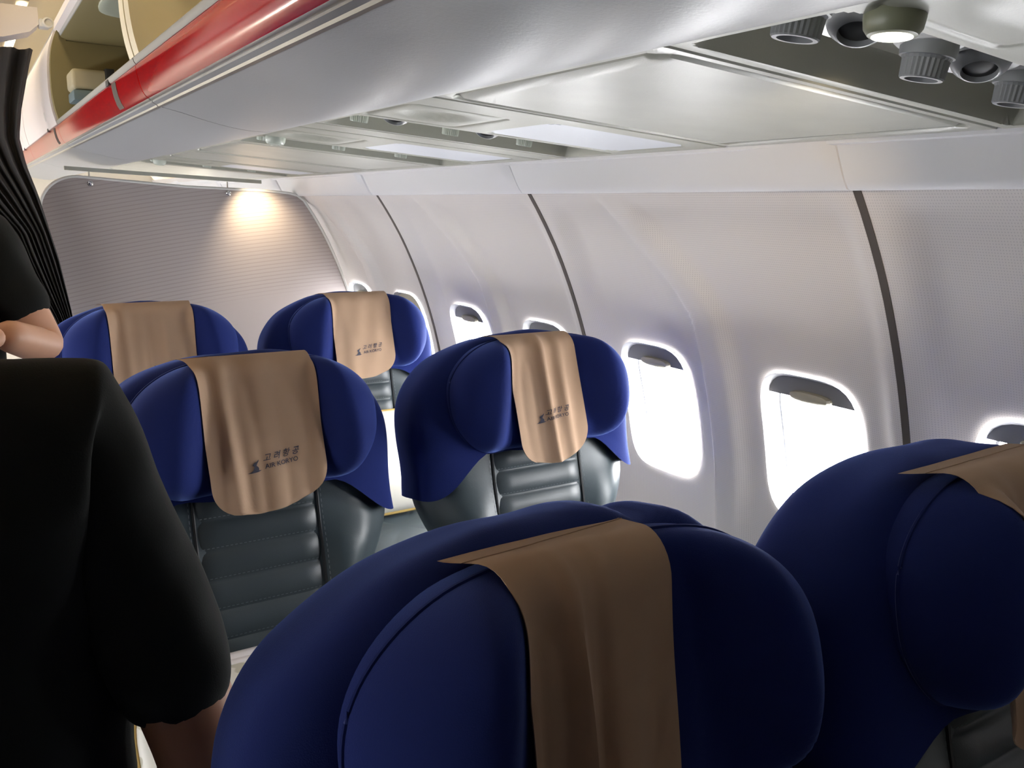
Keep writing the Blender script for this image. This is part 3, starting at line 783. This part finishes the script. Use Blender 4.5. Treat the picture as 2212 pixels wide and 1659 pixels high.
def build_towel(seat, par, label):
    root = empty('headrest_cloth', seat.location, label, 'headrest cover', 'beige headrest cloths with printed lettering', tuple(seat.rotation_euler))
    S_ = towel_fn(par); Lh = par['len']; n, m = 40, 56
    def f(i, j):
        v = j/(m-1); q = Lh*v; s = -1+2*i/(n-1)
        # rounded lower corners
        rc = .055; k = 1.0
        dl_ = Lh-q
        if dl_ < rc: k = 1-(rc/par['w'])*(1-math.sqrt(max(0, 1-((rc-dl_)/rc)**2)))
        q += .006*(1-abs(s)**3)*v**6
        return S_(s*k, q)
    g = grid(n, m, f)
    nv = len(g[0])
    # thickness
    back = [Vector(p)-FWV*.0016 for p in g[0]]
    rim = [i for i in range(n)]+[j*n+n-1 for j in range(1, m)]+[(m-1)*n+i for i in range(n-2, -1, -1)]+[j*n for j in range(m-2, 0, -1)]
    F = g[1]+[tuple(i+nv for i in q[::-1]) for q in g[1]]+[(rim[k], rim[(k+1) % len(rim)], rim[(k+1) % len(rim)]+nv, rim[k]+nv) for k in range(len(rim))]
    cl = make('cloth', (g[0]+back, F), M['towel'], root, smooth=60)
    # hem band along the top
    hb = grid(n, 3, lambda i, j: S_(-1+2*i/(n-1), .022+.0012*j)+FWV*[.0, .0011, .0][j]+UPV*[.0, .0008, .0][j])
    make('hem', hb, M['towel'], cl)
    q0 = par.get('pq', Lh*.70); lx = par.get('px', .012)/par['w']; k = par.get('pk', .115); sc = par.get('ps', 1.0)
    def onto(g2, ox, oy):
        out = []
        for v in g2[0]:
            x, y = (v[0]+ox)*sc, (v[1]+oy)*sc; out.append(S_(lx+x/par['w'], q0-y)+FWV*.0012)
        return out, g2[1]
    ko = onto(TXT_KO, .018, .0045); en = onto(TXT_EN, .018, -.0175)
    make('printed_lettering', join(ko, en), M['print'], cl, smooth=0, weld=False)
    # emblem, filled as a strip fan
    bm = bmesh.new(); vs = [bm.verts.new((x, y, 0)) for x, y in EMB]; fc = bm.faces.new(vs); bmesh.ops.triangulate(bm, faces=[fc]); bm.verts.index_update()
    eg = ([v.co.copy() for v in bm.verts], [tuple(v.index for v in f_.verts) for f_ in bm.faces]); bm.free()
    make('printed_emblem', onto(eg, -.062 if not par.get('fold') else -.054, -.004), M['print'], cl, smooth=0, weld=False)
    return root

def F_(*a): return list(a)
ROWS = [
 # loc, yaw, seat label, seed, lump, towel params, towel label
 ((.397, .444, 0), 0, 'nearest blue-covered seat in the lower centre, seen from above, its cover rumpled on top', 1, 1,
  dict(w=.080, len=.40, skew=-.045, flare=.022, over=.045, tilt=.014, taper=.12, dx=-.006, ps=.62, pq=.325, px=.02, folds=F_((-.35, .09, .016, .2), (-.72, .15, -.010, .2), (-.05, .1, -.006, .3), (.2, .3, .004, 0), (.9, .15, .003, 0))),
  'brown-looking beige headrest cloth on the nearest seat, lower centre, with one long diagonal fold'),
 ((.957, .400, 0), 0, 'blue-covered seat cut off by the right edge of the photo, beside the window wall', 2, 0,
  dict(w=.106, dx=-.012, len=.36, skew=.01, flare=.02, over=.045, tilt=.008, ps=.62, pq=.29, px=-.01, folds=F_((-.6, .12, .006, .1), (-.1, .1, .008, .1), (.5, .2, .006, 0))),
  'beige headrest cloth at the right edge of the photo with a frayed upper corner'),
 ((.402, 1.444, 0), 0, 'middle-row seat on the aisle side with the person in front partly hiding it', 3, 0,
  dict(w=.104, len=.325, skew=.045, flare=.02, over=.03, tilt=.012, ps=.62, pq=.245, px=.012, folds=F_((-.60, .12, .014, .25), (-.25, .16, -.010, .1), (.45, .22, -.009, .1), (.9, .12, .006, 0))),
  'beige headrest cloth with dark crane print on the middle-row aisle seat'),
 ((1.010, 1.440, 0), 0, 'middle-row seat next to the windows, whole grey leather front in view', 4, 0,
  dict(w=.088, len=.33, skew=.085, flare=.022, over=.035, tilt=.010, ps=.55, dx=-.014, fold=True, pq=.235, px=.0, folds=F_((-.05, .11, .011, .6), (.45, .14, .008, .5), (-.55, .2, -.006, .1))),
  'warm-lit beige headrest cloth fanned into folds on the middle-row window seat'),
 ((.392, 2.385, 0), 0, 'farthest seat on the aisle side, right in front of the striped divider and curtain', 5, 0,
  dict(w=.108, len=.33, skew=.02, flare=.008, over=.03, tilt=.0, ps=.62, pq=.24, folds=F_((-.6, .12, .006, .4), (-.1, .12, -.007, .2), (.3, .12, .007, .2), (.7, .15, -.004, 0))),
  'beige headrest cloth with gathered top on the farthest aisle seat, its lower part hidden'),
 ((.998, 2.425, 0), 0, 'farthest seat on the window side, in front of the warm-lit corner of the divider', 6, 0,
  dict(w=.098, len=.315, skew=.03, flare=.016, over=.03, tilt=.008, ps=.62, pq=.235, folds=F_((-.5, .2, .004, .1), (.2, .3, -.004, 0))),
  'smooth beige headrest cloth on the farthest window seat'),
]
seats = []
for loc, yaw, lab, seed, lump, par, tl in ROWS:
    s = build_seat(loc, yaw, lab, seed, lump); seats.append(s); build_towel(s, par, tl)

# pillows
def pillow(loc, rot, label, w_=.20, h_=.155, t_=.065, mt=None):
    o = empty('pillow', loc, label, 'pillow', None, rot)
    def f(i, j):
        a = 2*pi*i/48; k = j/24; r = sin(k*pi); z = cos(k*pi)
        q = 1-.0*r
        x, y = w_*r*sym(4.5, cos(a)), h_*r*sym(4.5, sin(a))
        e = max(abs(x)/w_, abs(y)/h_)
        return Vector((x, y, t_*z*(1-.25*e**3)+.004*sin(x*40)*sin(y*35)*(1-e)))
    make('pillow_body', grid(48, 25, f, True), mt or M['satin'], o, smooth=70)
    make('piping', tube([(w_*1.0*sym(4.5, cos(2*pi*i/60)), h_*sym(4.5, sin(2*pi*i/60)), 0) for i in range(61)], .006, 8), M['gold'], o)
    return o
pillow((.99, 2.30, .715), (radians(62), 0, 0), 'cream satin pillow with gold piping, on the farthest window seat', mt=M['satin_plain'])
pillow((.33, 1.24, .625), (radians(46), 0, 0), 'white leaf-patterned pillow on the middle aisle seat beside the bare forearm', .185, .14, .06)
ft = empty('folded_cloth', (.33, 1.335, .685), 'folded off-white cloth tucked behind the leaf-patterned pillow', 'cloth')
make('cloth', xf(join(box(-.15, .15, -.012, .012, -.06, .055, .010, 3), box(-.152, .152, -.022, -.006, -.05, .048, .007, 3)), lambda v: Matrix.Rotation(radians(-12), 4, 'X')@v), M['satin'] if False else M['door'], ft)

# ------------------------------------------------------------------ people (one continuous skinned body each)
def skin_mesh(verts, edges, radii, root=0, sub=2):
    me = bpy.data.meshes.new('s'); me.from_pydata(verts, edges, []); o = bpy.data.objects.new('s', me); COL.objects.link(o)
    o.modifiers.new('skin', 'SKIN').use_smooth_shade = True
    sv = me.skin_vertices[0].data
    for i, r_ in enumerate(radii): sv[i].radius = r_ if isinstance(r_, tuple) else (r_, r_); sv[i].use_root = (i == root)
    sb = o.modifiers.new('sub', 'SUBSURF'); sb.levels = sub; sb.render_levels = sub
    dg = bpy.context.evaluated_depsgraph_get(); dg.update()
    m2 = bpy.data.meshes.new_from_object(o.evaluated_get(dg)); bpy.data.objects.remove(o)
    g = ([v.co.copy() for v in m2.vertices], [tuple(p.vertices) for p in m2.polygons]); bpy.data.meshes.remove(m2); return g
def chain(V, E, Rr, start, pts):
    k = start
    for p, r_ in pts: V.append(p); Rr.append(r_); E.append((k, len(V)-1)); k = len(V)-1
    return k
def hand(base, d, palmn, curl=.5, s=1.0):
    """five separate fingers on a palm; d = direction of the fingers, palmn = palm normal"""
    d = Vector(d).normalized(); n_ = Vector(palmn).normalized(); side = d.cross(n_).normalized(); b0 = Vector(base); gs = []
    V, E, Rr = [tuple(b0)], [], [(.024*s, .018*s)]
    chain(V, E, Rr, 0, [(tuple(b0+d*.035*s), (.034*s, .016*s)), (tuple(b0+d*.075*s), (.038*s, .013*s))]); gs.append(skin_mesh(V, E, Rr))
    for k, (o_, L_) in enumerate(((-.030, .060), (-.010, .072), (.010, .068), (.029, .052))):
        p = b0+d*.070*s+side*o_*s; pts = []; dd = d.copy()
        V, E, Rr = [tuple(p)], [], [.0095*s]
        for m in range(3):
            dd = (dd+n_*curl*(.5+.25*m)).normalized(); p = p+dd*L_*s*[.45, .32, .26][m]; pts.append((tuple(p), [.009, .008, .0065][m]*s))
        chain(V, E, Rr, 0, pts); gs.append(skin_mesh(V, E, Rr))
    p = b0+d*.02*s-side*.022*s; V, E, Rr = [tuple(p)], [], [.013*s]
    t1 = p+(d*.6-side*.8).normalized()*.035*s; t2 = t1+(d*.85-side*.3+n_*.4).normalized()*.030*s; t3 = t2+(d*.9+n_*.5).normalized()*.022*s
    chain(V, E, Rr, 0, [(tuple(t1), .012*s), (tuple(t2), .010*s), (tuple(t3), .008*s)]); gs.append(skin_mesh(V, E, Rr))
    return join(*gs)
def head_mesh(c, face, s=1.0):
    """head with brow, nose, mouth and ears; face = +1 looks to +y, -1 to -y"""
    def f(i, j):
        a = 2*pi*i/40; k = j/28; th = k*pi; x = .076*sin(th)*sin(a); y = .097*sin(th)*cos(a); z = .118*cos(th)
        t = -z/.118
        if t > 0: x *= 1-.28*t; y *= 1-.10*t if y > 0 else 1-.30*t
        if y > 0:
            fr = exp(-(x/.016)**2)
            y += .022*fr*exp(-((z+.015)/.018)**2)+.006*fr*exp(-((z-.03)/.04)**2)
            for ex in (-.031, .031): y -= .010*exp(-((x-ex)/.014)**2-((z-.012)/.010)**2)
            y += .006*exp(-(x/.026)**2)*(exp(-((z+.058)/.006)**2)+exp(-((z+.070)/.006)**2))-.004*exp(-(x/.028)**2-((z+.064)/.003)**2)
            y += .010*exp(-(x/.03)**2-((z+.095)/.016)**2)
        return Vector(c)+Vector((x*face*s, y*face*s, z*s))
    ears = []
    for sx in (-1, 1):
        ears.append(grid(16, 8, lambda i, j: Vector(c)+Vector((sx*(.076+.012*sin(j/7*pi)), face*(-.008+.018*cos(2*pi*i/16)*sin(j/7*pi)), -.005+.030*sin(2*pi*i/16)*sin(j/7*pi)+.0*j)), True))
    return join(grid(40, 29, f, True), *ears)
def hair_mesh(c, face):
    def f(i, j):
        a = 2*pi*i/40; th = (j/16)*pi*.60; x = .084*sin(th)*sin(a); y = .106*sin(th)*cos(a); z = .126*cos(th)
        if y > .04 and z < .05: y = .04+(y-.04)*.3; 
        if y < 0: z -= .03*(j/16)
        w_ = .0018*sin(a*19+j)
        return Vector(c)+Vector((x*face*(1+w_*8), y*face, z+w_))
    return grid(40, 17, f, True)
def person(label, c, sh_z, face, arm_r, arm_l, sleeve, skinm, hands, shirt_extra=(), sh_w=.19, sl_r=.05, arm_rad=(.044, .040, .036, .030, .024), group=None, waist=1):
    """c=(x,y) of the body; arm_* = [shoulder, elbow, wrist] world points; shirt is a child mesh"""
    x, y = c; root = empty('person', (x, y, 0), label, 'person', group); q = Vector((x, y, 0))
    Z = sh_z
    V = [(x, y, .93), (x, y, 1.08), (x, y+.0, Z-.16), (x, y, Z-.06), (x, y+.01*face, Z+.045), (x, y+.015*face, Z+.15)]
    E = [(0, 1), (1, 2), (2, 3), (3, 4), (4, 5)]; Rr = [(.145, .10), (.125, .09), (.135, .09), (.06, .05), (.05, .05), (.055, .06)]
    for A in (arm_r, arm_l):
        s, e, w_ = [Vector(p) for p in A]; mid = (s+e)/2; fm_ = e+(w_-e)*.35
        chain(V, E, Rr, 3, [(tuple(s-Vector((0, 0, .012))), arm_rad[0]*.85), (tuple(mid), arm_rad[1]), (tuple(e), arm_rad[2]), (tuple(fm_), arm_rad[3]), (tuple(w_), arm_rad[4])])
    for s in (-1, 1):
        chain(V, E, Rr, 0, [((x+s*.09, y, .84), .085), ((x+s*.095, y+.01*face, .50), .055), ((x+s*.095, y-.01*face, .28), .052), ((x+s*.095, y-.01*face, .10), .035), ((x+s*.10, y+.06*face, .05), (.035, .03)), ((x+s*.105, y+.15*face, .035), (.035, .022))])
    bodyg = skin_mesh(V, E, Rr)
    bodyg = join(bodyg, head_mesh((x, y+.025*face, Z+.215), face), *[hand(*h_) for h_ in hands])
    make('body', xf(bodyg, lambda v: v-q), skinm, root, smooth=80)
    make('hair', xf(hair_mesh((x, y+.02*face, Z+.222), face), lambda v: v-q), M['hair'], root, smooth=80)
    # face: eyes with irises, brows and lips; ears are part of the head
    hc = Vector((x, y+.025*face, Z+.215))
    for sx in (-1, 1):
        ec = hc+Vector((sx*.031*face, face*.0765, .012))
        e_ = make('eye', xf(lathe([(.0001, -.011), (.006, -.0095), (.010, -.005), (.011, 0), (.010, .005), (.006, .0095), (.0001, .011)], 16, ec, (0, face, 0)), lambda v: v-q), M['white'], root, smooth=80)
        make('iris', xf(lathe([(.0058, .0090), (.0045, .0108), (.0001, .0118)], 16, ec, (0, face, 0)), lambda v: v-q), M['hair'], e_)
        make('eyebrow', xf(tube([ec+Vector((k*.012, face*(.0135-.004*abs(k)), .021-.003*abs(k))) for k in (-1.3, -.6, 0, .6, 1.3)], .0026), lambda v: v-q), M['hair'], root)
    make('lips', xf(tube([hc+Vector((k*.009, face*(.1005-.0035*abs(k)), -.064+.0012*abs(k))) for k in (-2.4, -1.2, 0, 1.2, 2.4)], .0048), lambda v: v-q), M['lips'], root)
    # T-shirt
    V = [(x, y, .80), (x, y, 1.04), (x, y, Z-.16), (x, y, Z-.035)]; E = [(0, 1), (1, 2), (2, 3)]
    Rr = [(.185*waist, .135), (.165*waist, .12), (.18*(waist+1)/2, .12), (.13, .095)]
    for A, sf in ((arm_r, sleeve[0]), (arm_l, sleeve[1])):
        s, e, w_ = [Vector(p) for p in A]
        a1 = s+(e-s)*.5*sf; a2 = s+(e-s)*sf
        chain(V, E, Rr, 3, [(tuple(s), sl_r*1.10), (tuple(a1), sl_r*1.06), (tuple(a2), sl_r*1.0)])
    sg = skin_mesh(V, E, Rr, 0, 3)
    sg = xf(sg, lambda v: v+Vector((nz(v.x, v.y, v.z, 2.6), nz(v.y, v.z, v.x, 2.2, 2), 0))*.005+Vector((nz(v.z, v.x, v.y, 5, 1), nz(v.x, v.z, v.y, 6, 3), 0))*.0035)
    make('t_shirt', xf(sg, lambda v: v-q), M['shirt'], root, smooth=80)
    V = [(x, y, .96), (x, y, .90)]; E = [(0, 1)]; Rr = [(.168, .12), (.17, .12)]
    for s in (-1, 1): chain(V, E, Rr, 1, [((x+s*.09, y, .80), .10), ((x+s*.095, y, .50), .075), ((x+s*.095, y, .10), .062)])
    make('trousers', xf(skin_mesh(V, E, Rr, 0), lambda v: v-q), M['trousers'], root, smooth=80)
    for s in (-1, 1):
        make('shoe', xf(skin_mesh([(x+s*.10, y-.03*face, .045), (x+s*.102, y+.06*face, .045), (x+s*.105, y+.17*face, .038)], [(0, 1), (1, 2)], [(.042, .04), (.045, .04), (.045, .03)]), lambda v: v-q), M['hair'], root, smooth=80)
    return root
# nearest person, back to the viewer: the right arm hangs at the image's left
person('person in a black T-shirt filling the lower left corner, elbow bare', (-.095, .80), ZC-.140, 1,
       [(.055, .77, ZC-.170), (.145, .755, ZC-.500), (.125, .83, ZC-.74)], [(-.275, .80, ZC-.19), (-.33, .80, ZC-.47), (-.25, .98, ZC-.50)], (.90, .8), M['skin2'],
       [((.124, .834, ZC-.745), (-.1, .25, -1), (-1, 0, 0), .4), ((-.247, .985, ZC-.502), (.3, 1, -.1), (0, 0, -1), .5)], sl_r=.055, arm_rad=(.048, .047, .045, .036, .028), waist=1.2)
person('second person at the left edge, farther up the aisle, black T-shirt, elbow bent', (-.12, 1.50), ZC-.02, -1,
       [(.020, 1.47, ZC-.055), (.087, 1.44, ZC-.215), (.03, 1.28, ZC-.170)], [(-.27, 1.49, ZC-.06), (-.33, 1.46, ZC-.26), (-.20, 1.30, ZC-.22)], (.80, .8), M['skin'],
       [((.028, 1.275, ZC-.168), (-.75, -.5, -.15), (.2, -.6, -.6), .5), ((-.195, 1.295, ZC-.22), (.8, -.3, .1), (0, -.3, -1), .5)], sl_r=.046, arm_rad=(.038, .036, .030, .027, .022))

# ------------------------------------------------------------------ lamps that belong to the place
lamp('SPOT', 'reading_lamp', (.99, 3.47, ZC+.100), 6.5, (1, .80, .52), .015, None, (1.04, 3.62, ZC-.14), 95, 1.0)
lamp('SPOT', 'reading_lamp', (.690, .53, ZC+.095), 5, (1, .80, .55), .02, None, (1.28, 1.25, ZC-.10), 56, 1.0)
